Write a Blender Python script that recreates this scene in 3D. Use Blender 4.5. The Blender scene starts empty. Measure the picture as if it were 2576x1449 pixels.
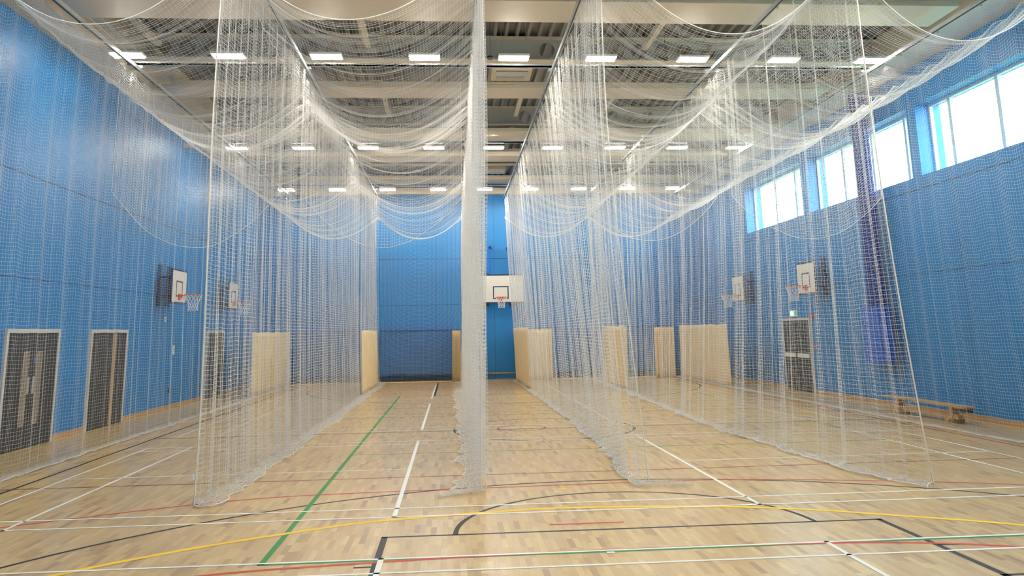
import bpy, bmesh, math, random
import numpy as np
from mathutils import Matrix, Vector

C = bpy.context.scene.collection
scn = bpy.context.scene

# ------------------------------------------------------------------ camera
F_PX, PP_Y = 2015.81, 451.72
YAW, PITCH, ROLL, CAM_H = 0.0759, 0.1866, -0.0181, 1.9115
cam_data = bpy.data.cameras.new('camera')
cam = bpy.data.objects.new('camera', cam_data); C.objects.link(cam); scn.camera = cam
cam_data.sensor_fit = 'HORIZONTAL'; cam_data.sensor_width = 36.0
cam_data.lens = F_PX / 2576 * 36.0
cam_data.shift_y = -(724.5 - PP_Y) / 2576
cam_data.clip_start = 0.05; cam_data.clip_end = 300
fw = Vector((math.sin(YAW)*math.cos(PITCH), math.cos(YAW)*math.cos(PITCH), math.sin(PITCH)))
rt = Vector((math.cos(YAW), -math.sin(YAW), 0)); up = rt.cross(fw)
r2 = math.cos(ROLL)*rt + math.sin(ROLL)*up
u2 = -math.sin(ROLL)*rt + math.cos(ROLL)*up
M = Matrix.Identity(4)
for i in range(3):
    M[i][0], M[i][1], M[i][2] = r2[i], u2[i], -fw[i]
M[2][3] = CAM_H
cam.matrix_world = M

# ------------------------------------------------------------------ world, exposure
W = bpy.data.worlds.new('overcast_sky'); scn.world = W; W.use_nodes = True
bgn = W.node_tree.nodes['Background']
bgn.inputs[0].default_value = (0.86, 0.94, 1.0, 1); bgn.inputs[1].default_value = 14.0
scn.view_settings.view_transform = 'Standard'; scn.view_settings.look = 'None'
scn.view_settings.gamma = 1.0; scn.view_settings.use_curve_mapping = False
scn.view_settings.exposure = 0.14
LAMP = 310.0

XL, XR, YB, YF = -7.7, 10.4, -1.3, 33.0       # inside faces of the walls
ZD = 8.3                                      # underside of the roof deck

for i, (a, b) in enumerate(((.2, 5.25), (5.6, 10.95), (11.3, 16.75), (17.1, 22.47), (22.87, 27.5))):
    ld = bpy.data.lights.new('window_portal', 'AREA'); ld.shape = 'RECTANGLE'
    ld.size = 1.55; ld.size_y = (b-a)-.1; ld.cycles.is_portal = True
    lo = bpy.data.objects.new('window_portal', ld); C.objects.link(lo)
    lo.location = (10.98, (a+b)/2, 5.95); lo.rotation_euler = (0, math.pi/2, 0)

# ------------------------------------------------------------------ materials
MAT = {}
def mat(name, col, rough=.6, metal=0., spec=.5, emit=None, es=0., coat=0., trans=0., sheen=0.):
    m = bpy.data.materials.new(name); m.use_nodes = True
    b = m.node_tree.nodes['Principled BSDF']
    b.inputs['Base Color'].default_value = (*col, 1); b.inputs['Roughness'].default_value = rough
    b.inputs['Metallic'].default_value = metal; b.inputs['Specular IOR Level'].default_value = spec
    b.inputs['Coat Weight'].default_value = coat
    if emit: b.inputs['Emission Color'].default_value = (*emit, 1); b.inputs['Emission Strength'].default_value = es
    MAT[name] = m
    return m
class NT:
    def __init__(s, m): s.t = m.node_tree; s.b = s.t.nodes['Principled BSDF']
    def n(s, ty, **kw):
        x = s.t.nodes.new(ty)
        for k, v in kw.items(): setattr(x, k, v)
        return x
    def l(s, a, b): s.t.links.new(a, b)
    def math(s, op, a, b=None, c=None):
        x = s.n('ShaderNodeMath', operation=op)
        for i, v in enumerate((a, b, c)):
            if v is None: continue
            if isinstance(v, (int, float)): x.inputs[i].default_value = v
            else: s.l(v, x.inputs[i])
        return x.outputs[0]
def noise_tint(name, amt=.08, scale=3., bump=0.):
    g = NT(MAT[name]); geo = g.n('ShaderNodeNewGeometry'); no = g.n('ShaderNodeTexNoise')
    no.inputs['Scale'].default_value = scale; no.inputs['Detail'].default_value = 3
    g.l(geo.outputs['Position'], no.inputs['Vector'])
    mr = g.n('ShaderNodeMapRange'); mr.inputs[3].default_value = 1-amt; mr.inputs[4].default_value = 1+amt
    g.l(no.outputs[0], mr.inputs[0])
    mx = g.n('ShaderNodeMix', data_type='RGBA', blend_type='MULTIPLY'); mx.inputs[0].default_value = 1
    mx.inputs[6].default_value = g.b.inputs['Base Color'].default_value
    g.l(mr.outputs[0], mx.inputs[7]); g.l(mx.outputs[2], g.b.inputs['Base Color'])
    if bump:
        bp = g.n('ShaderNodeBump'); bp.inputs[0].default_value = bump; g.l(no.outputs[0], bp.inputs['Height'])
        g.l(bp.outputs[0], g.b.inputs['Normal'])

BLUE = (0.022, 0.21, 0.53)
def wall_mat(name, axis, off, per=2.4):
    m = mat(name, BLUE, .45, spec=.35); g = NT(m)
    geo = g.n('ShaderNodeNewGeometry'); sp = g.n('ShaderNodeSeparateXYZ'); g.l(geo.outputs['Position'], sp.inputs[0])
    z = sp.outputs[2]; c = sp.outputs[axis]
    h1 = g.math('LESS_THAN', g.math('ABSOLUTE', g.math('SUBTRACT', z, 3.0)), .008)
    h2 = g.math('LESS_THAN', g.math('ABSOLUTE', g.math('SUBTRACT', z, 4.86)), .011)
    fr = g.math('FRACT', g.math('DIVIDE', g.math('SUBTRACT', c, off - 100*per), per))
    v = g.math('LESS_THAN', fr, .008/per*1.2)
    s = g.math('MAXIMUM', g.math('MAXIMUM', h1, h2), v)
    no = g.n('ShaderNodeTexNoise'); no.inputs['Scale'].default_value = .35; g.l(geo.outputs['Position'], no.inputs['Vector'])
    tint = g.n('ShaderNodeMix', data_type='RGBA'); g.l(no.outputs[0], tint.inputs[0])
    tint.inputs[6].default_value = (BLUE[0]*.9, BLUE[1]*.93, BLUE[2]*.95, 1); tint.inputs[7].default_value = (BLUE[0]*1.1, BLUE[1]*1.07, BLUE[2]*1.05, 1)
    mx = g.n('ShaderNodeMix', data_type='RGBA'); g.l(s, mx.inputs[0]); g.l(tint.outputs[2], mx.inputs[6])
    mx.inputs[7].default_value = (.008, .03, .09, 1); g.l(mx.outputs[2], g.b.inputs['Base Color'])
    return m
wall_mat('wall_side', 1, 15.7); wall_mat('wall_end', 0, 1.70)

# sports floor: oak strips running down the hall
m = mat('floor_wood', (.5, .35, .2), .28, spec=.42, coat=.0); g = NT(m)
g.b.inputs['Coat Roughness'].default_value = .18
geo = g.n('ShaderNodeNewGeometry'); sp = g.n('ShaderNodeSeparateXYZ'); g.l(geo.outputs['Position'], sp.inputs[0])
row = g.math('FLOOR', g.math('DIVIDE', sp.outputs[0], .055))
wn = g.n('ShaderNodeTexWhiteNoise', noise_dimensions='1D'); g.l(row, wn.inputs['W'])
yy = g.math('ADD', g.math('DIVIDE', sp.outputs[1], .33), g.math('MULTIPLY', wn.outputs[0], 7.3))
cell = g.math('FLOOR', yy)
cb = g.n('ShaderNodeCombineXYZ'); g.l(row, cb.inputs[0]); g.l(cell, cb.inputs[1])
w2 = g.n('ShaderNodeTexWhiteNoise', noise_dimensions='2D'); g.l(cb.outputs[0], w2.inputs['Vector'])
rp = g.n('ShaderNodeValToRGB'); cr = rp.color_ramp
cr.elements[0].position = 0; cr.elements[0].color = (.39, .235, .10, 1)
cr.elements[1].position = 1; cr.elements[1].color = (.69, .485, .215, 1)
for p, c in ((.07, (.49, .315, .132, 1)), (.2, (.56, .37, .155, 1)), (.6, (.60, .41, .172, 1)), (.85, (.645, .45, .193, 1))):
    e = cr.elements.new(p); e.color = c
g.l(w2.outputs[0], rp.inputs[0])
mp = g.n('ShaderNodeMapping'); mp.inputs['Scale'].default_value = (60, 3.5, 1); g.l(geo.outputs['Position'], mp.inputs[0])
gn = g.n('ShaderNodeTexNoise'); gn.inputs['Scale'].default_value = 1.0; gn.inputs['Detail'].default_value = 4
off = g.n('ShaderNodeVectorMath', operation='ADD'); g.l(mp.outputs[0], off.inputs[0]); g.l(w2.outputs[1], off.inputs[1])
g.l(off.outputs[0], gn.inputs['Vector'])
mr = g.n('ShaderNodeMapRange'); mr.inputs[3].default_value = .86; mr.inputs[4].default_value = 1.14; g.l(gn.outputs[0], mr.inputs[0])
mx = g.n('ShaderNodeMix', data_type='RGBA', blend_type='MULTIPLY'); mx.inputs[0].default_value = 1
g.l(rp.outputs[0], mx.inputs[6]); g.l(mr.outputs[0], mx.inputs[7])
fx = g.math('FRACT', g.math('DIVIDE', sp.outputs[0], .055)); fy = g.math('FRACT', yy)
sm = g.math('MAXIMUM', g.math('LESS_THAN', fx, .02), g.math('LESS_THAN', fy, .004))
mx2 = g.n('ShaderNodeMix', data_type='RGBA', blend_type='MULTIPLY'); g.l(g.math('MULTIPLY', sm, .3), mx2.inputs[0])
g.l(mx.outputs[2], mx2.inputs[6]); mx2.inputs[7].default_value = (.2, .12, .06, 1)
g.l(mx2.outputs[2], g.b.inputs['Base Color'])

for n_, c_ in dict(line_white=(.86, .86, .82), line_black=(.03, .028, .028), line_red=(.60, .07, .045), line_maroon=(.27, .05, .04),
                   line_green=(.035, .26, .06), line_yellow=(.92, .60, .04)).items():
    mat(n_, c_, .5, spec=.2)
mat('skirting_wood', (.50, .31, .15), .45); noise_tint('skirting_wood', .15, 8)
mat('bench_wood', (.52, .33, .16), .4); noise_tint('bench_wood', .2, 14)
mat('beam_paint', (.72, .63, .50), .5); noise_tint('beam_paint', .03, 1.2)
mat('web_shade_grey', (.52, .52, .50), .5); noise_tint('web_shade_grey', .04, 2)  # greyer than the flanges: shade on the webs put into the colour
mat('deck_steel', (.34, .32, .29), .42, metal=.2); noise_tint('deck_steel', .12, 2.2)
mat('galvanised', (.55, .58, .60), .35, metal=.7); noise_tint('galvanised', .1, 12)
mat('black_plastic', (.02, .02, .022), .4)
mat('white_plastic', (.82, .82, .80), .4)
mat('grille_grey', (.28, .29, .30), .5)
mat('tube', (.95, .97, 1), .3, emit=(1.0, .935, .81), es=LAMP)
mat('net_twine', (.97, .96, .95), .6, spec=.3)
g = NT(MAT['net_twine']); td = g.n('ShaderNodeBsdfTranslucent'); td.inputs[0].default_value = (1, .99, .97, 1)
mxs = g.n('ShaderNodeMixShader'); mxs.inputs[0].default_value = .30; out = g.t.nodes['Material Output']
g.l(g.b.outputs[0], mxs.inputs[1]); g.l(td.outputs[0], mxs.inputs[2]); g.l(mxs.outputs[0], out.inputs[0])
mat('net_rope', (.86, .80, .68), .75)
mat('canvas_beige', (.80, .64, .40), .85, spec=.2); noise_tint('canvas_beige', .06, 5)
mat('canvas_blue', (.035, .15, .40), .6, spec=.3); noise_tint('canvas_blue', .12, 1.6)
mat('navy_webbing', (.008, .02, .09), .7)
mat('door_dark', (.035, .038, .046), .5); noise_tint('door_dark', .1, 3)
mat('door_trim', (.60, .58, .55), .5)
mat('door_glass', (.20, .21, .20), .08, spec=.8)
mat('frame_alu', (.42, .60, .70), .4, spec=.4)
mat('board_white', (.82, .79, .72), .35)
mat('board_navy', (.012, .03, .10), .5)
mat('ring_orange', (.72, .10, .035), .4)
mat('royal_blue', (.008, .12, .60), .55); noise_tint('royal_blue', .15, 6)
mat('navy_fabric', (.006, .04, .26), .8); noise_tint('navy_fabric', .2, 9)
mat('sign_green', (.0, .30, .14), .4, emit=(.0, .5, .22), es=1.0)
mat('sign_white', (.9, .95, .9), .4, emit=(.75, 1, .85), es=2.2)
mat('alarm_red', (.6, .03, .02), .4)
mat('leaf_green', (.06, .12, .04), .8); noise_tint('leaf_green', .4, 3)
mat('bark', (.12, .08, .05), .9)
mat('ground_grass', (.12, .2, .07), .9); noise_tint('ground_grass', .3, .4)
m = bpy.data.materials.new('window_glass'); m.use_nodes = True; nt = m.node_tree; nt.nodes.clear()
o_ = nt.nodes.new('ShaderNodeOutputMaterial'); mxs = nt.nodes.new('ShaderNodeMixShader'); tr = nt.nodes.new('ShaderNodeBsdfTransparent'); gl = nt.nodes.new('ShaderNodeBsdfGlossy')
tr.inputs[0].default_value = (.90, .97, .97, 1); gl.inputs['Roughness'].default_value = .02; mxs.inputs[0].default_value = .06
nt.links.new(tr.outputs[0], mxs.inputs[1]); nt.links.new(gl.outputs[0], mxs.inputs[2]); nt.links.new(mxs.outputs[0], o_.inputs[0]); MAT['window_glass'] = m

# ------------------------------------------------------------------ helpers
def tag(o, label=None, cat=None, group=None, kind=None):
    if label: o['label'] = label
    if cat: o['category'] = cat
    if group: o['group'] = group
    if kind: o['kind'] = kind
    return o
def thing(name, label, cat, loc=(0, 0, 0), group=None, kind=None, rotz=0):
    o = bpy.data.objects.new(name, None); C.objects.link(o); o.location = loc; o.rotation_euler = (0, 0, rotz)
    o.empty_display_size = .2
    return tag(o, label, cat, group, kind)
def link(name, me, m, parent=None, local=False, smooth=False):
    o = bpy.data.objects.new(name, me); C.objects.link(o)
    if m: me.materials.append(MAT[m])
    if parent:
        o.parent = parent
        if not local:
            r = parent
            off = Vector((0, 0, 0))
            while r: off += r.location; r = r.parent
            if parent.type == 'EMPTY': o.matrix_parent_inverse = Matrix.Translation(-off)
    if smooth: me.polygons.foreach_set('use_smooth', [True]*len(me.polygons))
    return o
class B:
    """collects shapes for ONE mesh"""
    def __init__(s): s.bm = bmesh.new()
    def box(s, x0, x1, y0, y1, z0, z1, bevel=0):
        r = bmesh.ops.create_cube(s.bm, size=1); vs = r['verts']
        for v in vs: v.co = Vector(((x0+x1)/2+v.co.x*(x1-x0), (y0+y1)/2+v.co.y*(y1-y0), (z0+z1)/2+v.co.z*(z1-z0)))
        if bevel:
            es = list({e for v in vs for e in v.link_edges})
            bmesh.ops.bevel(s.bm, geom=es, offset=bevel, segments=2, affect='EDGES', profile=.5)
        return s
    def tube(s, pts, r, n=8, closed=False, cap=True):
        pts = [Vector(p) for p in pts]; rings = []
        N = len(pts)
        for i, p in enumerate(pts):
            if closed: t = pts[(i+1) % N]-pts[i-1]
            else: t = pts[min(i+1, N-1)]-pts[max(i-1, 0)]
            t.normalize(); a = Vector((0, 0, 1)) if abs(t.z) < .9 else Vector((1, 0, 0))
            u = t.cross(a).normalized(); w = t.cross(u)
            rr = r[i] if isinstance(r, (list, tuple)) else r
            rings.append([s.bm.verts.new(p+(u*math.cos(2*math.pi*k/n)+w*math.sin(2*math.pi*k/n))*rr) for k in range(n)])
        for i in range(N if closed else N-1):
            a, b = rings[i], rings[(i+1) % N]
            for k in range(n): s.bm.faces.new((a[k], a[(k+1) % n], b[(k+1) % n], b[k]))
        if not closed and cap: s.bm.faces.new(rings[0][::-1]); s.bm.faces.new(rings[-1])
        return s
    def quad(s, *p): s.bm.faces.new([s.bm.verts.new(q) for q in p]); return s
    def prism(s, poly, y0, y1):   # polygon in x,z extruded along y
        a = [s.bm.verts.new((x, y0, z)) for x, z in poly]; b = [s.bm.verts.new((x, y1, z)) for x, z in poly]
        s.bm.faces.new(a); s.bm.faces.new(b[::-1]); n = len(poly)
        for i in range(n): s.bm.faces.new((a[i], b[i], b[(i+1) % n], a[(i+1) % n]))
        return s
    def done(s, name, m, parent=None, local=False, smooth=False):
        bmesh.ops.recalc_face_normals(s.bm, faces=s.bm.faces)
        me = bpy.data.meshes.new(name); s.bm.to_mesh(me); s.bm.free()
        return link(name, me, m, parent, local, smooth)
def mesh_np(name, V, Q, m, parent, smooth=False):
    me = bpy.data.meshes.new(name); nq = len(Q)
    me.vertices.add(len(V)); me.vertices.foreach_set('co', V.astype(np.float32).ravel())
    me.loops.add(nq*4); me.loops.foreach_set('vertex_index', Q.astype(np.int32).ravel())
    me.polygons.add(nq); me.polygons.foreach_set('loop_start', np.arange(0, nq*4, 4, dtype=np.int32))
    if smooth: me.polygons.foreach_set('use_smooth', np.ones(nq, dtype=bool))
    me.update(calc_edges=True)
    return link(name, me, m, parent)
def strands(A, r, ref):
    """A (ns,n,3) polylines -> triangular twines"""
    ns, n, _ = A.shape
    t = np.gradient(A, axis=1); t /= np.linalg.norm(t, axis=2, keepdims=True)+1e-9
    u = np.cross(t, np.array(ref, float)); u /= np.linalg.norm(u, axis=2, keepdims=True)+1e-9
    w = np.cross(t, u)
    V = np.stack([A+r*(math.cos(a)*u+math.sin(a)*w) for a in (math.pi/2, math.pi*7/6, math.pi*11/6)], axis=2)   # ns,n,3,3
    idx = np.arange(ns*n*3).reshape(ns, n, 3)
    q = []
    for k in range(3):
        k2 = (k+1) % 3
        q.append(np.stack([idx[:, :-1, k], idx[:, :-1, k2], idx[:, 1:, k2], idx[:, 1:, k]], axis=-1).reshape(-1, 4))
    return V.reshape(-1, 3), np.concatenate(q)
def netting(name, K, r, parent, refu=(0, 0, 1), refv=(0, 1, 0), stride=1, m='net_twine', rv=.8):
    V1, Q1 = strands(np.swapaxes(K, 0, 1), r*1.12, refu)
    idx = sorted(set(list(range(0, K.shape[1], stride))+[K.shape[1]-1]))
    V2, Q2 = strands(K[:, idx], r*rv, refv)
    return mesh_np(name, np.concatenate([V1, V2]), np.concatenate([Q1, Q2+len(V1)]), m, parent)
def rope(name, pts, r, parent, m='net_rope', n=6):
    b = B(); b.tube([tuple(p) for p in pts], r, n); return b.done(name, m, parent, smooth=True)
def copy_tree(o, parent=None):
    c = o.copy(); C.objects.link(c)
    if parent: c.parent = parent
    for ch in o.children: copy_tree(ch, c)
    return c

# ------------------------------------------------------------------ the hall
fl = B(); fl.box(XL-.3, XR+.6, YB-.3, YF+.3, -.2, 0)
floor = tag(fl.done('floor', 'floor_wood'), 'oak strip sports hall floor with painted court lines', kind='structure')
tag(B().box(-60, XL-.3, -60, 90, -.4, -.3).box(XR+.6, 80, -60, 90, -.4, -.3).done('ground', 'ground_grass'), 'grass outside the hall', kind='structure')

LW = .045
class L:
    def __init__(s): s.b = B(); s.z = .0012
    def h(s, y, x0, x1, w=LW): s.b.quad((x0, y-w/2, s.z), (x1, y-w/2, s.z), (x1, y+w/2, s.z), (x0, y+w/2, s.z))
    def v(s, x, y0, y1, w=LW): s.b.quad((x-w/2, y0, s.z), (x+w/2, y0, s.z), (x+w/2, y1, s.z), (x-w/2, y1, s.z))
    def arc(s, cx, cy, r, a0, a1, w=LW, n=72, f=None):
        p = []
        for i in range(n+1):
            a = math.radians(a0+(a1-a0)*i/n); p.append((math.cos(a), math.sin(a)))
        for (c0, s0), (c1, s1) in zip(p, p[1:]):
            s.b.quad((cx+c0*(r-w/2), cy+s0*(r-w/2), s.z), (cx+c0*(r+w/2), cy+s0*(r+w/2), s.z), (cx+c1*(r+w/2), cy+s1*(r+w/2), s.z), (cx+c1*(r-w/2), cy+s1*(r-w/2), s.z))
    def pts(s, P, w=LW):
        P = [Vector((x, y, 0)) for x, y in P]
        q = []
        for i, p in enumerate(P):
            t = (P[min(i+1, len(P)-1)]-P[max(i-1, 0)]).normalized(); nn = Vector((-t.y, t.x, 0))*w/2; q.append((p+nn, p-nn))
        for (a, b), (c, d) in zip(q, q[1:]): s.b.quad(*[(v.x, v.y, s.z) for v in (a, b, d, c)])
def smooth_pts(P, n=8):
    out = []
    P = [P[0]]+P+[P[-1]]
    for i in range(1, len(P)-2):
        p0, p1, p2, p3 = [np.array(P[k], float) for k in (i-1, i, i+1, i+2)]
        for k in range(n):
            t = k/n; out.append(tuple(.5*((2*p1)+(-p0+p2)*t+(2*p0-5*p1+4*p2-p3)*t*t+(-p0+3*p1-3*p2+p3)*t**3)))
    out.append(tuple(P[-2])); return out
X0, BX, YC = 1.357, 1.80, 16.45
# lowest paint first
k = L(); k.z = .0008
k.v(-5.72, -1, 32); k.h(16.45, -5.72, 9.3)
k.arc(BX, YC, 1.8-LW/2, 0, 360)
k.v(-.655, 2.4, 8.22, .06); k.v(4.235, 2.4, 8.22, .06); k.h(8.20, -.68, 4.26)
k.arc(BX, 8.2, 1.78, 0, 180, .05)
k.arc(BX, 4.05, 6.7, -5, 185, .05, 120)
k.h(7.22, -.83, -.68); k.h(7.22, 4.25, 4.42); k.h(6.33, 4.2, 4.45)
k.v(-.56, 25.4, 31.6, .06); k.h(25.35, -.62, 4.3); k.arc(BX, 28.9, 6.7, 180, 360, .05, 120); k.h(28.2, -.75, -.6)
for y in (19.3, 22.4): k.h(y, -5.7, 9.3, .035)
k.b.done('black_marking', 'line_black', floor)
k = L(); k.z = .0011
k.v(-1.63, 7.40, 25.6, .055); k.v(-1.63, 2, 6.95, .055); k.h(7.42, -1.66, 7.4, .06); k.h(13.58, -1.63, 7.3, .035); k.v(7.30, 7.4, 25.6, .05); k.h(19.9, -1.63, 7.3, .035); k.h(25.6, -1.63, 7.3, .035)
k.b.done('green_marking', 'line_green', floor)
k = L(); k.z = .0014
k.h(11.42, -6.27, 9.3, .035); k.h(21.5, -6.27, 9.3, .035)
k.arc(1.36, 16.6, .47, 0, 360, .035, 48); k.v(-6.28, -1, 32, .04)
k.pts([(8.95, 0), (8.85, 12), (8.75, 16), (8.75, 32)], .04)
k.b.done('maroon_marking', 'line_maroon', floor)
k = L(); k.z = .0016
k.pts(smooth_pts([(-5.6, 4.6), (-4.4, 5.9), (-3.2, 6.72), (-2.0, 7.17), (-.81, 7.34), (.51, 7.44), (1.96, 7.46), (3.35, 7.41), (4.13, 7.30), (4.9, 7.04), (6.0, 6.4)]), .05)
k.pts(smooth_pts([(-6.0, 8.3), (-4.69, 9.19), (-3.07, 10.02), (-1.93, 10.36), (-.2, 10.47), (.73, 10.5), (2.29, 10.55), (3.28, 10.53), (4.47, 10.33), (5.81, 9.96), (6.78, 9.59), (8.2, 8.8)]), .04)
k.h(8.47, .96, 1.71, .04)
k.b.done('red_marking', 'line_red', floor)
k = L(); k.z = .0018
k.pts(smooth_pts([(-4.6, 6.0), (-3.28, 7.34), (-2.49, 7.98), (-1.67, 8.47), (-.79, 8.88), (.63, 9.16), (1.35, 9.20), (2.78, 9.03), (3.75, 8.71), (4.59, 8.27), (5.43, 7.76), (6.6, 6.7)]), .075)
k.h(10.29, 1.28, 1.39, .07)
k.b.done('yellow_marking', 'line_yellow', floor)
k = L(); k.z = .0020
for i in range(-1, 4):
    n0 = 7.01+.46-6.1+7.66*(i+0) if i >= 0 else None
for n0 in (1.37, 9.03, 16.69, 24.35):
    f0 = n0+6.1
    for y in (n0+.02, n0+.44, f0-.44, f0-.02):
        k.h(y, X0-6.7, X0+6.7, .04)
    for sx in (-1, 1):
        k.v(X0+sx*1.98, n0, f0, .045 if sx > 0 else .05); k.v(X0+sx*5.94, n0, f0, .04); k.v(X0+sx*6.7, n0, f0, .04)
        a, b = sorted((X0+sx*1.98, X0+sx*6.7)); k.h(n0+3.05, a, b, .04)
k.h(9.12, 1.33, 1.38, .05); k.h(7.38, 1.33, 1.40, .05)
k.b.done('white_marking', 'line_white', floor)

# walls
def struct(name, b, m, **kw):
    o = b.done(name, m); o['kind'] = 'structure'; return o
struct('wall_left', B().box(XL-.3, XL, YB-.3, YF+.3, 0, 9), 'wall_side')
struct('wall_far', B().box(XL, XR, YF, YF+.3, 0, 9), 'wall_end')
struct('wall_back', B().box(XL, XR, YB-.3, YB, 0, 9), 'wall_end')
OPEN = [(.2, 5.25), (5.6, 10.95), (11.3, 16.75), (17.1, 22.47), (22.87, 27.5)]  # first two openings are unseen, added for daylight on the near nets
wr = B(); wr.box(XR, XR+.6, YB-.3, YF+.3, 0, 5.14); wr.box(XR, XR+.6, YB-.3, YF+.3, 6.76, 9)
ys = [YB-.3]+[v for o in OPEN for v in o]+[YF+.3]
for a, b in zip(ys[::2], ys[1::2]): wr.box(XR, XR+.6, a, b, 5.14, 6.76)
struct('wall_right', wr, 'wall_side')
struct('baseboard_left', B().box(XL, XL+.02, YB, 14.64, 0, .11).box(XL, XL+.02, 16.56, 17.95, 0, .11).box(XL, XL+.02, 19.92, 26.16, 0, .11).box(XL, XL+.02, 28.14, YF, 0, .11), 'skirting_wood')
struct('baseboard_right', B().box(XR-.02, XR, YB, 23.0, 0, .11).box(XR-.02, XR, 25.0, YF, 0, .11), 'skirting_wood')
struct('baseboard_far', B().box(XL, XR, YF-.02, YF, 0, .035), 'skirting_wood')
struct('trim_1', B().box(XL, XR, YF-.05, YF, .235, .285, .006), 'skirting_wood')
struct('baseboard_back', B().box(XL, XR, YB, YB+.02, 0, .11), 'skirting_wood')

# windows
MULL = [[1.8, 3.4], [7.2, 8.75, 10.1], [12.9, 14.45, 16.0], [17.75, 19.3, 20.85], [24.0, 25.55]]
for i, (a, b) in enumerate(OPEN):  # the two nearest windows are added out of view as daylight sources
    w = thing('window_%d' % (i+1), 'high window between blue reveals', None, (10.75, (a+b)/2, 5.14), kind='structure')
    f = B(); X1, X2 = 10.72, 10.80
    f.box(X1, X2, a, b, 5.14, 5.20).box(X1, X2, a, b, 6.70, 6.76).box(X1, X2, a, a+.06, 5.2, 6.7).box(X1, X2, b-.06, b, 5.2, 6.7)
    for y in MULL[i]: f.box(X1, X2, y-.05, y+.05, 5.2, 6.7)
    f.done('window_frame', 'frame_alu', w)
    e = [a+.06]+[v for y in MULL[i] for v in (y-.05, y+.05)]+[b-.06]
    for p, q in zip(e[::2], e[1::2]): B().box(10.755, 10.765, p, q, 5.2, 6.7).done('window_glass', 'window_glass', w)

# doors in the side walls
def door(n, wall, y0, y1, ztop, bars=False, ajar=False):
    s = 1 if wall == 'L' else -1; X = XL if wall == 'L' else XR
    def bx(b, d0, d1, *r): x = sorted((X+s*d0, X+s*d1)); return b.box(x[0], x[1], *r)
    d = thing('door_%d' % n, 'dark double door', None, (X, (y0+y1)/2, 0), kind='structure')
    f = B(); bx(f, 0, .05, y0-.07, y0, 0, ztop+.07); bx(f, 0, .05, y1, y1+.07, 0, ztop+.07); bx(f, 0, .05, y0, y1, ztop, ztop+.07)
    f.done('door_frame', 'door_trim', d)
    ym = (y0+y1)/2 if not ajar else y0+(y1-y0)*.62
    for a, b, hs in ((y0+.005, ym-.006, 1), (ym+.006, y1-.005, -1)):
        lf = B(); bx(lf, .0, .035, a, b, .01, ztop-.01); leaf = lf.done('door_leaf', 'door_dark', d)
        c = ym-hs*.24
        if not bars and not ajar:
            v = B(); bx(v, .034, .04, c-.08, c+.08, .42, 1.68); v.done('vision_panel', 'door_glass', leaf)
            v = B(); bx(v, .034, .044, c-.10, c-.08, .40, 1.70); bx(v, .034, .044, c+.08, c+.10, .40, 1.70); bx(v, .034, .044, c-.1, c+.1, .40, .42); bx(v, .034, .044, c-.1, c+.1, 1.68, 1.70)
            v.done('glazing_bead', 'skirting_wood', leaf)
            v = B(); bx(v, .034, .037, ym-hs*.09-.04, ym-hs*.09+.04, .95, 1.25); v.done('push_plate', 'galvanised', leaf)
            if hs == -1: v = B(); bx(v, .037, .040, ym+.05, ym+.13, 1.5, 1.58); v.done('door_sign', 'royal_blue', leaf)
        if bars:
            v = B(); bx(v, .05, .09, a+.08, b-.08, .98, 1.10); bx(v, .03, .06, a+.1, a+.2, .98, 1.1); bx(v, .03, .06, b-.2, b-.1, .98, 1.1); v.done('push_bar', 'white_plastic', leaf)
    if ajar:
        v = B(); bx(v, .035, .075, ym-.05, ym+.05, .01, ztop-.01); v.done('leading_edge', 'skirting_wood', d)
    return d
door(1, 'L', 14.72, 16.50, 2.03); door(2, 'L', 18.03, 19.84, 2.03, ajar=True); door(3, 'L', 26.24, 28.06, 2.03, ajar=True)
door(4, 'R', 23.08, 24.92, 2.07, bars=True)

# roof deck: trapezoidal sheeting, ribs run down the hall
per = .245; prof = []
x = XL-.2
while x < XR+.5:
    prof += [(x, ZD), (x+.062, ZD), (x+.092, ZD+.12), (x+.215, ZD+.12)]; x += per
bm = B(); rows = []
for y in (YB-.2, YF+.2): rows.append([bm.bm.verts.new((px, y, pz)) for px, pz in prof])
for i in range(len(prof)-1): bm.bm.faces.new((rows[0][i], rows[0][i+1], rows[1][i+1], rows[1][i]))
bm.box(XL-.3, XR+.6, YB-.3, YF+.3, ZD+.16, ZD+.3)
struct('ceiling', bm, 'deck_steel')

def beam_thing(label, y):
    return thing('roof_beam', label, None, ((XL+XR)/2, y, 7.5), kind='structure')
for y0_, y1_ in ((8.3, 9.2), (13.0, 13.98), (18.05, 18.92), (22.4, 23.3), (25.45, 26.4), (29.5, 30.5)):
    o = B().box(XL+1.15, XR-1.25, y0_, y1_, 7.52, 7.60, .008).box(XL+1.15, XR-1.25, y0_-.02, y0_+.01, 7.60, 7.66).done('roof_beam', 'beam_paint')
    tag(o, 'wide flat cream roof beam across the hall', kind='structure')
struct('roof_beam', B().box(XL, XR, YF-.35, YF, 7.5, 7.82), 'beam_paint')
struct('trim_2', B().box(XL, XL+.7, YB, YF, 7.62, ZD).box(XL, XL+1.1, YB, YF, 7.9, ZD), 'beam_paint')
struct('trim_3', B().box(XR-.75, XR, YB, YF, 7.62, ZD), 'beam_paint')
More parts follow.
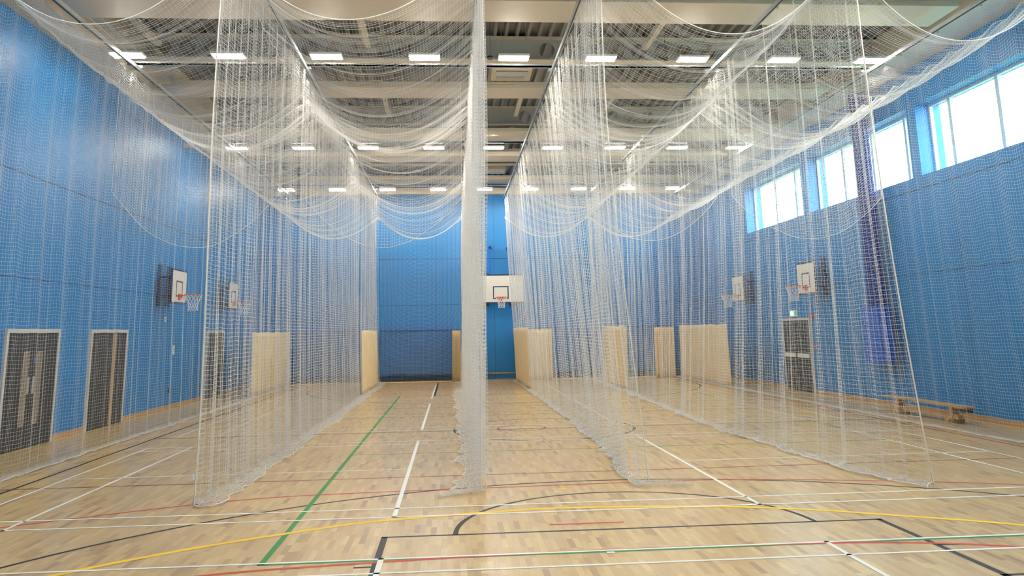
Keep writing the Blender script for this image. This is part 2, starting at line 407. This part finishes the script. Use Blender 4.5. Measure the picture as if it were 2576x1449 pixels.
# cellular beams with round holes
for yb in (11.3, 16.9, 22.5, 28.0):
    root = beam_thing('cellular roof beam with round web openings', yb)
    bw = B(); bmm = bw.bm; z0, z1, cw = 7.78, ZD-.02, .52; zc = (z0+z1)/2; rr = .18
    x = XL+.2; i = 0
    while x+cw < XR-.2:
        cx = x+cw/2
        solid = (yb == 16.9 and -.1 < cx < 1.6) or (yb == 22.5 and .0 < cx < 1.75) or i % 13 == 0
        if solid: bw.box(x, x+cw, yb-.005, yb+.005, z0, z1)
        else:
            n = 20; inner = []; outer = []
            for k_ in range(n):
                a = 2*math.pi*k_/n+math.pi/4; c_, s_ = math.cos(a), math.sin(a); q = max(abs(c_)/(cw/2), abs(s_)/((z1-z0)/2))
                inner.append(bmm.verts.new((cx+rr*c_, yb, zc+rr*s_))); outer.append(bmm.verts.new((cx+c_/q, yb, zc+s_/q)))
            for k_ in range(n): bmm.faces.new((inner[k_], inner[(k_+1) % n], outer[(k_+1) % n], outer[k_]))
        x += cw; i += 1
    bw.done('beam_web', 'web_shade_grey', root)
    B().box(XL, XR, yb-.17, yb+.17, z0-.025, z0).done('bottom_flange', 'beam_paint', root)
    B().box(XL, XR, yb-.17, yb+.17, z1, z1+.02).done('top_flange', 'beam_paint', root)
# ties running down the hall between beams
for xt, y0, y1 in ((-1.8, 14.0, 16.7), (-1.78, 19.0, 22.3), (4.28, 14.0, 16.7), (4.3, 19.0, 22.3), (1.83, 19.0, 22.3), (-6.2, 14.0, 16.7), (1.83, 23.4, 27.8), (-1.8, 23.4, 27.8), (4.3, 23.4, 27.8)):
    struct('roof_tie', B().box(xt-.06, xt+.06, y0, y1, 7.98, 8.10, .008), 'beam_paint')

# ------------------------------------------------------------------ ceiling equipment
TRK = dict(L=-6.3, A=-2.95, B=.40, C=2.10, D=5.45, R=8.90)
TNAME = dict(L='nearest the left wall', A='second from the left wall', B='on the left edge of the open walkway', C='on the right edge of the open walkway', D='second from the right wall', R='nearest the window wall')
ZT = 7.2
for k_, xt in TRK.items():
    t = thing('curtain_track', 'grey steel ceiling track carrying a net, %s' % TNAME[k_], 'track', (xt, 20, ZT), group='net tracks under the roof')
    B().box(xt-.03, xt+.03, 4.0, 32.4, ZT, ZT+.07).done('rail', 'galvanised', t)
    B().box(xt-.008, xt+.008, 4.0, 32.4, ZT-.012, ZT).done('rail_slot', 'black_plastic', t)
    for i, y in enumerate((8.2, 16.05, 22.9, 30.3)):
        B().box(xt-.07, xt+.07, y-.06, y+.06, ZT+.07, ZT+.12).box(xt-.015, xt+.015, y-.015, y+.015, ZT+.12, ZT+.14).done('clamp', 'galvanised', t)
for i, y in enumerate((8.2, 16.05, 22.9, 30.3)):
    t = thing('support_channel', ['', 'galvanised cross channel just behind the nearest lamp row', 'galvanised cross channel just before the middle lamp row', 'galvanised cross channel beside the farthest lamp row'][i] or 'galvanised cross channel nearest the camera overhead', 'channel', (1.3, y, 7.34), group='cross channels carrying the tracks')
    B().box(-6.55, 9.15, y-.03, y+.03, 7.34, 7.38).box(-6.55, 9.15, y-.03, y-.02, 7.34, 7.42).box(-6.55, 9.15, y+.02, y+.03, 7.34, 7.42).done('channel', 'galvanised', t)
    for x in (-6.3, -2.95, .4, 2.1, 5.45, 8.9):
        B().tube([(x, y, 7.38), (x, y, ZD-.01 if i < 2 else 7.51)], .006, 6).done('drop_rod', 'galvanised', t)

def make_lamp():
    t = thing('ceiling_lamp', '', 'lamp', (0, 0, 0), group='twin tube lamps hung in rows under the roof')
    B().box(-.31, .31, -.16, .16, .022, .07, .004).done('housing', 'white_plastic', t, True)
    for s in (-1, 1): B().box(-.29, .29, s*.09-.022, s*.09+.022, 0, .03, .008).done('light_tube', 'tube', t, True)
    for s in (-1, 1): B().tube([(s*.25, 0, .07), (s*.25, 0, ZD-7.3)], .004, 5).done('hanger', 'galvanised', t, True)
    return t
lamp0 = make_lamp(); LX = (-6.3, -4.38, -2.48, -.54, 1.25, 3.03, 4.94, 6.86, 8.72)
ordn = ['leftmost', 'second from the left', 'third from the left', 'fourth from the left', 'middle', 'fourth from the right', 'third from the right', 'second from the right', 'rightmost']
first = True
for rn, y in (('nearest visible', 15.4), ('middle', 23.45), ('farthest', 30.6), ('overhead out of sight', 7.4)):
    for j, x in enumerate(LX):
        o = lamp0 if first else copy_tree(lamp0); first = False
        o.location = (x, y, 7.3); o['label'] = 'lit twin tube lamp, %s in the %s row' % (ordn[j], rn)

def cassette(x0, x1, y0, y1, lab):
    t = thing('air_conditioner', lab, 'air conditioner', ((x0+x1)/2, (y0+y1)/2, 7.65), group='ceiling cassettes')
    B().box(x0, x1, y0, y1, 7.67, ZD-.01, .02).done('casing', 'beam_paint', t)
    ym = y0+(y1-y0)*.5
    g_ = B().box(x0+.1, x1-.1, y0+.12, ym-.05, 7.655, 7.67).done('intake_grille', 'grille_grey', t)
    s_ = B()
    for i in range(7):
        y = y0+.14+i*(ym-y0-.22)/6; s_.box(x0+.1, x1-.1, y, y+.018, 7.64, 7.656)
    s_.done('louvre', 'white_plastic', g_)
    B().box(x0+.12, x1-.14, ym+.1, y1-.12, 7.655, 7.67).done('outlet_panel', 'web_shade_grey', t)
cassette(.90, 1.82, 17.12, 18.0, 'white ceiling cassette with grey grille above the walkway, behind the nearest lamps')
cassette(1.15, 1.95, 28.4, 29.3, 'small white ceiling cassette above the far end of the walkway')
for x, lab in ((.78, 'left of the middle lamp'), (4.4, 'left of the third lamp from the right')):
    t = thing('sensor', 'black round ceiling sensor %s in the nearest row' % lab, 'sensor', (x, 15.5, 7.36), group='ceiling sensors')
    B().tube([(x, 15.5, 7.33), (x, 15.5, 7.35), (x, 15.5, 7.39)], [.05, .08, .06], 16).done('body', 'black_plastic', t)
    B().tube([(x, 15.5, 7.39), (x, 15.5, ZD)], .004, 5).done('cable', 'black_plastic', t)
t = thing('conduit', 'pair of thin bright pipes high on the left under the roof', 'pipe', (-6.6, 15, 7.75))
for xo in (-6.75, -6.55): B().tube([(xo, 13.9, 7.8), (xo, 17.5, 7.8)], .012, 8).done('pipe', 'white_plastic', t)

# ------------------------------------------------------------------ cricket nets
CELL, RT = .055, .0021
def fold_path(Y0, Y1, seed, a_lo=.5, a_hi=1.35, wl=(.26, .6), cell=CELL):
    rng = np.random.RandomState(seed); y = Y0; x = 0; X = []; Y = []; ph = 0; lam = .6; A = 1.; n = 0; seg = 0
    sgn = 1
    while y < Y1:
        if n <= 0:
            lam = rng.uniform(*wl); A = rng.uniform(a_lo, a_hi*.82) if rng.rand() < (.68 if y < 17 else .88) or a_hi < .8 else rng.uniform(a_hi*.85, a_hi*1.08); n = int(round(lam/cell)); k = 0; tot = max(n, 4); n = tot
        th = A*math.sin(2*math.pi*(k+.5)/tot+math.pi/2)*sgn
        X.append(x); Y.append(y); x += math.sin(th)*cell; y += math.cos(th)*cell; k += 1; n -= 1
        if n <= 0 and rng.rand() < .5: sgn = -sgn
    X = np.array(X); Y = np.array(Y)
    w = 61; pad = np.pad(X, w//2, mode='edge'); X = X-np.convolve(pad, np.ones(w)/w, 'valid')
    return np.clip(X, -.22, .22), Y
def sm_noise(n, rng, step):
    k = rng.uniform(-1, 1, int(n/step)+4); t = np.arange(n)/step; i = t.astype(int); f = t-i; f = f*f*(3-2*f)
    return k[i]*(1-f)+k[i+1]*f
def divider(code, xt, y0, y1, foot, side, spread, seed, label, rt=None, **kw):
    """foot: function y -> x of the net at floor level; side: where the spare net lies"""
    root = thing('cricket_net', label, 'net', (xt, y0, 0), group='divider nets hung from the tracks')
    X, Y = fold_path(y0, y1, seed, **kw); n = len(Y); rng = np.random.RandomState(seed+50)
    ztop = 7.12-.16*np.abs(np.sin(np.pi*(Y-y0)/.62))
    rows = int((7.12)/CELL); pile = 16
    K = np.zeros((n, rows+pile, 3))
    fx = np.array([foot(v) for v in Y]); pw = np.interp(Y, (12, 16), (2.2, .8)) if code == 'C' else 2.2
    sp1 = .62+.38*np.abs(sm_noise(n, rng, 30))+.16*sm_noise(n, rng, 5); sp2 = sm_noise(n, rng, 3); sway = sm_noise(n, rng, 45)
    hn = sm_noise(n, rng, 2.2)
    for j in range(rows+pile):
        if j < rows:
            s = j/(rows-1); z = 7.12*(1-s)+.015; z = z+(ztop-7.12)*math.exp(-s*3.2)
            amp = .45+.6*s
            bx = xt+(fx-xt)*s**pw
            K[:, j, 0] = bx+X*amp+.04*sway*math.sin(s*5)+.015*hn*s
            K[:, j, 1] = Y-.10*sm_front(Y-y0)*s**2
            K[:, j, 2] = z+.006*((np.arange(n)+j) % 2)
        else:
            t = (j-rows+1)/pile
            K[:, j, 0] = xt+(fx-xt)+X*1.05*(1-.7*t)+side*spread*sp1*t+.04*sp2*t*math.sin(9*t+seed)
            K[:, j, 1] = K[:, rows-1, 1]+.05*sp2*t-.12*sm_front(Y-y0)*t
            K[:, j, 2] = .01+.05*np.abs(np.sin(sp2*9+11*t))*(1-.5*t)
    netting('netting', K, rt or RT, root, stride=3)
    if code in 'ABCD':
        e = K[0, :rows+pile:4].copy(); e[:, 1] -= .004
        rope('edge_rope', e, .009 if code in 'AD' else .006, root)
    he = K[::2, -1].copy(); he[:, 2] += .006
    rope('hem_rope', he, .006, root, 'net_twine', 5)
    # carriers on the track
    for y in np.arange(y0+.02, y1, 1.24):
        B().tube([(xt, y, ZT-.024), (xt+.015, y, ZT-.035), (xt, y, ZT-.06), (xt-.015, y, ZT-.04)], .005, 5).done('carrier_hook', 'black_plastic', root)
    return root, X, Y, fx
def sm_front(d): return np.exp(-np.clip(d, 0, None)/.25)
def skirt(root, X, Y, fx, xt, ya, yb, seed, name='canvas_skirt', extra=None):
    rng = np.random.RandomState(seed); sel = (Y >= ya) & (Y <= yb)
    xs, yy_, ff = X[sel], Y[sel], fx[sel]; n = len(xs); rows = 14
    V = np.zeros((n, rows, 3)); tz = 2.0-.05*np.abs(sm_noise(n, rng, 3)); nn = sm_noise(n, rng, 4)
    for j in range(rows):
        s = 1-(tz/7.1)*(1-j/(rows-1)); q = j/(rows-1)
        V[:, j, 0] = xt+(ff-xt)*s**(.8 if xt == 2.10 else 2.2)+xs*(.45+.6*s)*.8+.02*nn*q; V[:, j, 1] = yy_; V[:, j, 2] = tz*(1-q)+.03
    idx = np.arange(n*rows).reshape(n, rows)
    Q = np.stack([idx[:-1, :-1], idx[1:, :-1], idx[1:, 1:], idx[:-1, 1:]], axis=-1).reshape(-1, 4)
    o = mesh_np(name, V.reshape(-1, 3), Q, 'canvas_beige', root, True)
    md = o.modifiers.new('thick', 'SOLIDIFY'); md.thickness = .004
    tag(o, 'beige canvas strip along the foot of the net')
    return o
def lin(*pts):
    xs, vs = zip(*pts); return lambda y: float(np.interp(y, xs, vs))
NETS = {}
NETS['L'] = divider('L', -6.3, 9.6, 32.0, lin((9, -6.25), (32, -6.2)), 1, .16, 3, 'white netting wall hung along the left wall in front of the doors', a_lo=.15, a_hi=.75, wl=(.3, .8), rt=.0015)
NETS['A'] = divider('A', -2.95, 10.0, 31.8, lin((10, -3.0), (11.5, -2.85), (18, -2.85), (32, -2.8)), 1, .34, 7, 'white cricket net left of the lane with the green line', a_lo=.4, a_hi=1.28)
NETS['B'] = divider('B', .40, 10.3, 31.8, lin((10, .38), (11, .36), (32, .36)), -1, .35, 12, 'white cricket net seen edge-on beside the open walkway', a_lo=.6, a_hi=1.45)
NETS['C'] = divider('C', 2.10, 10.4, 31.8, lin((10, 2.42), (11, 2.3), (13, 2.5), (18, 2.6), (26, 2.52), (32, 2.45)), -1, .16, 21, 'white cricket net on the right of the open walkway with its tail on the floor', a_lo=.35, a_hi=1.25)
NETS['D'] = divider('D', 5.45, 9.8, 31.8, lin((9.8, 5.72), (10.6, 5.4), (12.4, 5.28), (16, 5.15), (25, 5.4), (32, 5.5)), -1, .24, 34, 'white cricket net in front of the window wall exit door', a_lo=.3, a_hi=1.1, wl=(.35, .9))
NETS['R'] = divider('R', 8.90, 9.6, 32.0, lin((9.6, 9.1), (16, 9.0), (32, 8.9)), -1, .12, 41, 'white netting wall hung in front of the high windows and bench', a_lo=.1, a_hi=.6, wl=(.35, .9), rt=.0015)
for c_, ya, yb in (('L', 26.0, 31.9), ('A', 26.0, 31.6), ('B', 27.5, 31.6), ('C', 26.6, 31.7), ('D', 25.4, 29.2), ('R', 26.0, 31.6)):
    r_, X_, Y_, f_ = NETS[c_]; skirt(r_, X_, Y_, f_, TRK[c_], ya, yb, ord(c_))
# the tail of net C on the floor
rt_ = NETS['C'][0]; nu, nv = 26, 9; K = np.zeros((nu, nv, 3)); rng = np.random.RandomState(5)
for i in range(nu):
    for j in range(nv):
        t = i/(nu-1); K[i, j] = (2.22+.72*t, 10.28-.08*t+(j-4)*.030*(1-.35*t)+.01*math.sin(i*1.3), .012+.05*abs(math.sin(i*.9+j))*(1-.4*t))
netting('netting_tail', K, RT, rt_)
# the tail of net B
rt_ = NETS['B'][0]; K = np.zeros((20, 8, 3))
for i in range(20):
    for j in range(8):
        t = i/19; K[i, j] = (.30-.48*t, 10.22-.25*t+(j-4)*.035*(1-.5*t), .012+.05*abs(math.sin(i*1.1+j*.8))*(1-.5*t))
netting('netting_tail', K, RT, rt_)
B().box(-2.99, -2.96, 9.87, 9.9, .3, .36).done('label_tag', 'white_plastic', NETS['A'][0])

# roof nets sagging between the tracks
def roof_net(xa, xb, seed, label, y0=10.0, y1=31.9):
    root = thing('roof_net', label, 'net', ((xa+xb)/2, y0, 5.8), group='roof nets slung between the tracks')
    rng = np.random.RandomState(seed); fy = np.linspace(y0, y1, 4000)
    dens = .86+1.7*np.exp(-((fy-16.0)/1.2)**2)+1.3*np.exp(-((fy-24.4)/.7)**2)+5*np.exp(-((fy-31.8)/.3)**2)
    dens *= 1+.6*np.sin(2*np.pi*fy/.34+2.5*np.sin(fy*1.7+seed)+seed)
    cd = np.cumsum(dens); n = int(cd[-1]*(fy[1]-fy[0])/CELL); m_ = int((xb-xa)*1.24/CELL)
    v = np.linspace(-1, 1, m_); r1 = sm_noise(n, rng, 9); r2 = sm_noise(n, rng, 22); tl = sm_noise(n, rng, 14)
    K = np.zeros((m_, n, 3)); yy_ = np.interp(np.linspace(cd[0], cd[-1], n), cd, fy); rip = np.sin(2*np.pi*yy_/1.24+2*r2)
    for j in range(n):
        y = yy_[j]; za = 6.66+.36*math.exp(-(y-y0)/1.8)-.22*(y-y0)/(y1-y0); sag = (.88+.27*math.exp(-(y-y0)/1.8))*(1+.035*r1[j]+.045*r2[j])+.035*rip[j]
        q = 1-np.abs(v-.06*tl[j]*(1-v*v))**2.05
        K[:, j, 0] = (xa+xb)/2+(xb-xa)/2*v; K[:, j, 1] = y+.05*q*rip[j]+.05*r1[j]*q; K[:, j, 2] = za-sag*q-.10*np.abs(np.sin(np.pi*(y-y0)/.62))*(v*v)**6
    netting('netting', K, .0018, root, refu=(0, 0, 1), refv=(0, 0, 1), stride=1)
    rope('front_rope', K[:, 0], .007, root, 'net_twine'); rope('back_rope', K[:, -1], .007, root, 'net_twine')
    for xe, c in ((0, xa), (-1, xb)): rope('side_rope', K[xe, ::3], .005, root, 'net_twine')
    return root
roof_net(-6.3, -2.95, 1, 'sagging white roof net over the leftmost lane')
roof_net(-2.95, .40, 2, 'sagging white roof net over the lane with the green line')
roof_net(2.10, 5.45, 3, 'sagging white roof net over the lane right of the walkway')
roof_net(5.45, 8.90, 4, 'sagging white roof net over the lane beside the high windows')

# hanging baffles across each lane, curved lower edge
def baffle(xa, xb, y, ze, zm, seed, label):
    root = thing('baffle_net', label, 'net', ((xa+xb)/2, y, zm), group='short cross nets hanging from the roof nets')
    X, U = fold_path(xa, xb, seed, .2, .8, (.5, 1.2)); n = len(U)
    v = (U-(xa+xb)/2)/((xb-xa)/2); rows = 44; K = np.zeros((n, rows, 3)); q = 1-v*v
    ztp = 6.62-.88*q; zb = ze-(ze-zm)*q
    for j in range(rows):
        s = j/(rows-1); K[:, j, 0] = U; K[:, j, 1] = y+X*(.3+.5*s); K[:, j, 2] = ztp+(zb-ztp)*s
    netting('netting', K, RT, root, refu=(0, 0, 1), refv=(0, 1, 0), stride=2)
    rope('hem_rope', K[:, -1], .007, root, 'net_twine')
    for e in (0, -1): rope('side_rope', K[e], .006, root, 'net_twine')
baffle(-6.12, -3.12, 14.7, 4.5, 3.48, 61, 'short cross net with curved hem in the leftmost lane')
baffle(-2.72, .2, 14.7, 4.4, 3.45, 62, 'short cross net with curved hem in the lane with the green line')
baffle(2.45, 5.2, 15.2, 4.45, 3.58, 63, 'short cross net with curved hem in the lane right of the walkway')
baffle(5.6, 8.75, 15.5, 4.5, 3.62, 64, 'short cross net with curved hem in the lane beside the high windows')

# end nets with blue canvas screens
def end_net(xa, xb, seed, label, beige=None):
    y = 32.15; root = thing('end_net', label, 'net', ((xa+xb)/2, y, 0), group='end nets with blue canvas by the far wall')
    X, U = fold_path(xa, xb, seed, .1, .6, (.5, 1.2)); n = len(U); zt_ = 6.45; v = (U-(xa+xb)/2)/((xb-xa)/2)
    rows = int(zt_/.06); K = np.zeros((n, rows, 3))
    for j in range(rows):
        s = j/(rows-1); K[:, j, 0] = U; K[:, j, 1] = y+X*.5; K[:, j, 2] = (zt_-.85*(1-v*v))*(1-s)+.02
    netting('netting', K, .0016, root, stride=2)
    rope('foot_roll', [(u, y-.05+.02*math.sin(u*9), .03) for u in np.arange(xa, xb, .08)], .022, root, 'canvas_beige')
    nx, nz = 60, 18; V = np.zeros((nx, nz, 3)); rng = np.random.RandomState(seed+9); f1 = sm_noise(nx, rng, 4); f2 = sm_noise(nx, rng, 9)
    for i in range(nx):
        for j in range(nz):
            t = j/(nz-1); V[i, j] = (xa+(xb-xa)*i/(nx-1), y+.30+.05*f1[i]*t+.06*f2[i]*math.sin(t*4+f1[i]), 1.98-1.73*t)
    idx = np.arange(nx*nz).reshape(nx, nz); Q = np.stack([idx[:-1, :-1], idx[1:, :-1], idx[1:, 1:], idx[:-1, 1:]], axis=-1).reshape(-1, 4)
    o = mesh_np('canvas_screen', V.reshape(-1, 3), Q, 'canvas_blue', root, True); o.modifiers.new('t', 'SOLIDIFY').thickness = .004
    B().box(xa, xb, y+.285, y+.30, 1.97, 2.01).done('top_hem', 'navy_webbing', root)
    B().box(xa, xb, y+.27, y+.29, .23, .275).done('bottom_hem', 'navy_webbing', root)
    if beige:
        a, b = beige; nx = 50; V = np.zeros((nx, 10, 3)); f1 = sm_noise(nx, rng, 2)
        for i in range(nx):
            for j in range(10):
                t = j/9; V[i, j] = (a+(b-a)*i/(nx-1), y-.12+.05*math.sin(i*.9)+.03*f1[i], (1.97-.05*abs(math.sin(i*.45)))*(1-t)+.02)
        idx = np.arange(nx*10).reshape(nx, 10); Q = np.stack([idx[:-1, :-1], idx[1:, :-1], idx[1:, 1:], idx[:-1, 1:]], axis=-1).reshape(-1, 4)
        o = mesh_np('side_canvas', V.reshape(-1, 3), Q, 'canvas_beige', root, True); o.modifiers.new('t', 'SOLIDIFY').thickness = .004
end_net(-6.2, -3.0, 71, 'netting and blue canvas screen at the far end of the leftmost lane')
end_net(-2.85, .33, 72, 'netting and blue canvas screen at the far end of the green line lane', (-.02, .30))
end_net(2.5, 5.4, 73, 'netting and blue canvas screen at the far end of the lane right of the walkway', (2.55, 3.9))
end_net(5.5, 8.85, 74, 'netting and blue canvas screen at the far end of the window side lane', (8.0, 8.8))

# ------------------------------------------------------------------ basketball goals
def goal(loc, rotz, w, h, label, group=None, depth=.45, ringz=.17, big=False):
    """local frame: board faces -y, centre x=0, bottom edge z=0, wall at y=depth"""
    t = thing('basketball_goal', label, 'basketball goal', loc, group, rotz=rotz)
    B().box(-w/2, w/2, 0, .03, 0, h, .004).done('backboard', 'board_white', t, True)
    e = .035
    B().box(-w/2-.01, w/2+.01, -.006, .036, h-.01, h+e).done('edge_rail', 'board_navy', t, True); B().box(-w/2-.01, w/2+.01, -.006, .036, -e, .01).done('edge_rail', 'board_navy', t, True)
    if not big:
        B().box(-w/2-.025, -w/2+.002, -.004, .034, 0, h).done('side_trim', 'board_navy', t, True); B().box(w/2-.002, w/2+.025, -.004, .034, 0, h).done('side_trim', 'board_navy', t, True)
    tw, th, tz, lw = (.31, .50, ringz-.05, .04) if big else (.25, .42, ringz-.05, .035)
    B().box(-tw, tw, -.004, 0, tz, tz+lw).box(-tw, tw, -.004, 0, tz+th-lw, tz+th).box(-tw, -tw+lw, -.004, 0, tz+lw, tz+th-lw).box(tw-lw, tw, -.004, 0, tz+lw, tz+th-lw).done('target_square', 'board_navy', t, True)
    cy = -.38; R_ = .225
    ring = B().tube([(R_*math.cos(a), cy+R_*math.sin(a), ringz) for a in np.linspace(0, 2*math.pi, 33)[:-1]], .010, 8, closed=True).done('ring', 'ring_orange', t, True, True)
    B().box(-.06, .06, -.02, 0, ringz-.13, ringz+.03).box(-.06, -.05, -.16, -.02, ringz-.02, ringz+.005).box(.05, .06, -.16, -.02, ringz-.02, ringz+.005).tube([(-.05, -.02, ringz-.11), (-.13, cy+.2, ringz-.01)], .008, 6).tube([(.05, -.02, ringz-.11), (.13, cy+.2, ringz-.01)], .008, 6).done('ring_bracket', 'ring_orange', t, True)
    nb = B(); n = 12; lv = [(0, R_), (.09, .19), (.18, .155), (.27, .125), (.36, .12), (.42, .135)]
    for k_ in range(n):
        for sg in (1, -1):
            nb.tube([(r*math.cos(2*math.pi*(k_+sg*.5*i)/n), cy+r*math.sin(2*math.pi*(k_+sg*.5*i)/n), ringz-d) for i, (d, r) in enumerate(lv)], .0045, 4)
    nb.done('hoop_net', 'net_twine', t, True)
    for s in (-1, 1):
        B().box(s*w*.3-.025, s*w*.3+.025, .03, depth, h*.75, h*.75+.05).box(s*w*.3-.025, s*w*.3+.025, .03, depth, h*.15, h*.15+.05).box(s*w*.3-.13, s*w*.3+.13, depth-.03, depth, -.1, h+.15).box(s*w*.3-.02, s*w*.3+.02, .04, .08, 0, h).done('support_arm_and_shade', 'board_navy', t, True)  # real arms; wall posts widened in navy to stand in for shade behind the board
    return t
g0 = goal((1.90, 31.9, 3.03), 0, 1.78, 1.06, 'large white basketball backboard on the far wall at the end of the walkway', depth=1.1, ringz=.18, big=True)
B().box(.36, .42, .5, .56, 0, 2.3).box(.30, .42, .5, 1.1, 2.2, 2.26).done('hinge_post', 'royal_blue', g0, True)
B().box(-.42, -.36, .5, .56, 0, 2.3).box(-.42, -.30, .5, 1.1, 2.2, 2.26).done('hinge_post', 'royal_blue', g0, True)
GR = 'practice basketball goals on the side walls'
goal((-7.28, 22.17, 2.81), math.pi/2, 1.12, .84, 'small basketball goal on the left wall, the nearer one', GR, .42, .20)
goal((-7.28, 27.55, 2.81), math.pi/2, 1.08, .84, 'small basketball goal on the left wall, the farther one', GR, .42, .20)
goal((9.98, 22.17, 2.81), -math.pi/2, 1.12, .84, 'small basketball goal on the window wall, the nearer one', GR, .42, .20)
goal((9.98, 27.7, 2.81), -math.pi/2, 1.08, .84, 'small basketball goal on the window wall, the farther one', GR, .42, .20)

# ------------------------------------------------------------------ things on and by the walls
t = thing('bench', 'long low wooden gym bench against the window wall', 'bench', (9.75, 16.5, 0))
B().box(9.62, 9.88, 15.05, 17.95, .31, .35, .006).done('seat', 'bench_wood', t)
B().box(9.70, 9.80, 15.35, 17.65, .07, .16, .006).done('balance_rail', 'bench_wood', t)
for y in (15.55, 17.45):
    B().prism([(9.58, .0), (9.66, .0), (9.66, .04), (9.84, .04), (9.84, 0), (9.92, 0), (9.92, .07), (9.82, .12), (9.82, .31), (9.68, .31), (9.68, .12), (9.58, .07)], y-.06, y+.06).done('leg', 'bench_wood', t)
B().box(9.66, 9.70, 15.08, 15.2, .22, .31).box(9.80, 9.84, 15.08, 15.2, .22, .31).done('hook_bracket', 'black_plastic', t)

t = thing('division_curtain', 'navy net curtain gathered into a royal blue bag on the window wall', 'curtain', (10.15, 18.7, 1.0))
def gathered(z0, z1, ya, yb, m, name, seed, ph):
    nx, nz = 90, 24; V = np.zeros((nx, nz, 3))
    for i in range(nx):
        a = 2*math.pi*i/nx
        for j in range(nz):
            s = j/(nz-1); rr_ = 1+.14*math.sin(9*a+ph+.6*math.sin(s*3))+.06*math.sin(17*a+ph*2)
            V[i, j] = (10.13+.17*math.cos(a)*rr_, (ya+yb)/2+(yb-ya)/2*math.sin(a)*rr_*(.93+.07*math.sin(s*5+ph)), z0+(z1-z0)*s)
    idx = np.arange(nx*nz).reshape(nx, nz); nx_ = np.roll(idx, -1, axis=0)
    Q = np.stack([idx[:, :-1], nx_[:, :-1], nx_[:, 1:], idx[:, 1:]], axis=-1).reshape(-1, 4)
    return mesh_np(name, V.reshape(-1, 3), Q, m, t, True)
gathered(1.02, 2.35, 18.25, 19.35, 'royal_blue', 'storage_bag', 1, .3)
gathered(2.3, 7.6, 18.5, 18.92, 'navy_fabric', 'gathered_net', 2, 1.1)

t = thing('exit_sign', 'small lit green and white running man exit sign above the window wall door', 'sign', (10.38, 24.05, 2.28))
B().box(10.33, 10.40, 23.88, 24.24, 2.18, 2.38, .004).done('sign_box', 'white_plastic', t)
f = B().box(10.322, 10.331, 23.90, 24.22, 2.20, 2.36).done('green_face', 'sign_green', t)
p = B().box(10.317, 10.322, 24.09, 24.20, 2.21, 2.35)
p.box(10.317, 10.322, 23.99, 24.05, 2.21, 2.33).tube([(10.318, 24.02, 2.34), (10.322, 24.02, 2.34)], .012, 10)
p.done('running_man_pictogram', 'sign_white', t)
def plate(x0, x1, y0, y1, z0, z1, name, lab, cat, m, face):
    r = thing(name, lab, cat, ((x0+x1)/2, (y0+y1)/2, z0)); B().box(x0, x1, y0, y1, z0, z1, .003).done('plate', m, r)
    B().box(*( (x1, x1+.006) if face > 0 else (x0-.006, x0)), y0+(y1-y0)*.3, y1-(y1-y0)*.3, z0+(z1-z0)*.3, z1-(z1-z0)*.3).done('insert', 'grille_grey', r)
plate(XL, XL+.02, 22.38, 22.5, 2.32, 2.44, 'wall_sensor', 'small white sensor on the left wall above the switch box', 'sensor', 'white_plastic', 1)
plate(XL, XL+.03, 23.15, 23.27, 1.44, 1.68, 'light_switch', 'small white switch box on the left wall above the socket', 'switch', 'white_plastic', 1)
plate(XL, XL+.02, 23.0, 23.2, .42, .54, 'power_socket', 'dark double power socket low on the left wall', 'socket', 'black_plastic', 1)
plate(XR-.03, XR, 22.72, 22.84, 1.25, 1.40, 'fire_call_point', 'red fire call point right of the window wall door', 'alarm', 'alarm_red', -1)
plate(XR-.06, XR, 22.75, 22.95, 2.12, 2.24, 'alarm_sounder', 'red alarm sounder high right of the window wall door', 'alarm', 'alarm_red', -1)
t = thing('camera_housing', 'small white security camera high on the left wall', 'camera', (XL, 23.1, 7.3))
B().box(XL, XL+.05, 23.05, 23.15, 7.25, 7.38).done('bracket', 'white_plastic', t)
B().box(XL+.05, XL+.30, 23.02, 23.14, 7.25, 7.36, .02).done('body', 'white_plastic', t)

# tree tops outside the windows
rng = random.Random(4)
for i, (y, h) in enumerate(((20.5, 6.4), (26.5, 6.3), (33.0, 6.6))):
    t = thing('tree', ['leafy tree top just showing over the nearest visible window sill', 'leafy tree outside behind the middle high window', 'leafy tree outside behind the farthest high window'][i], 'tree', (16+i, y, -.3), group='trees outside the windows')
    B().tube([(16+i, y, -.3), (16+i, y, 2), (16+i, y, h-1)], [.2, .15, .06], 8).done('trunk', 'bark', t)
    b = B()
    for k_ in range(420):
        a, e = rng.uniform(0, 6.28), rng.uniform(-1, 1); r_ = rng.uniform(.5, 1.0)
        c = Vector((16+i+1.5*r_*math.cos(a)*math.cos(e), y+1.5*r_*math.sin(a)*math.cos(e), h-1.6+1.5*r_*math.sin(e)))
        u_ = Vector((rng.uniform(-1, 1), rng.uniform(-1, 1), rng.uniform(-1, 1))).normalized()*.13; w_ = u_.orthogonal().normalized()*.08
        b.quad(c-u_, c+w_, c+u_, c-w_)
    b.done('crown', 'leaf_green', t)
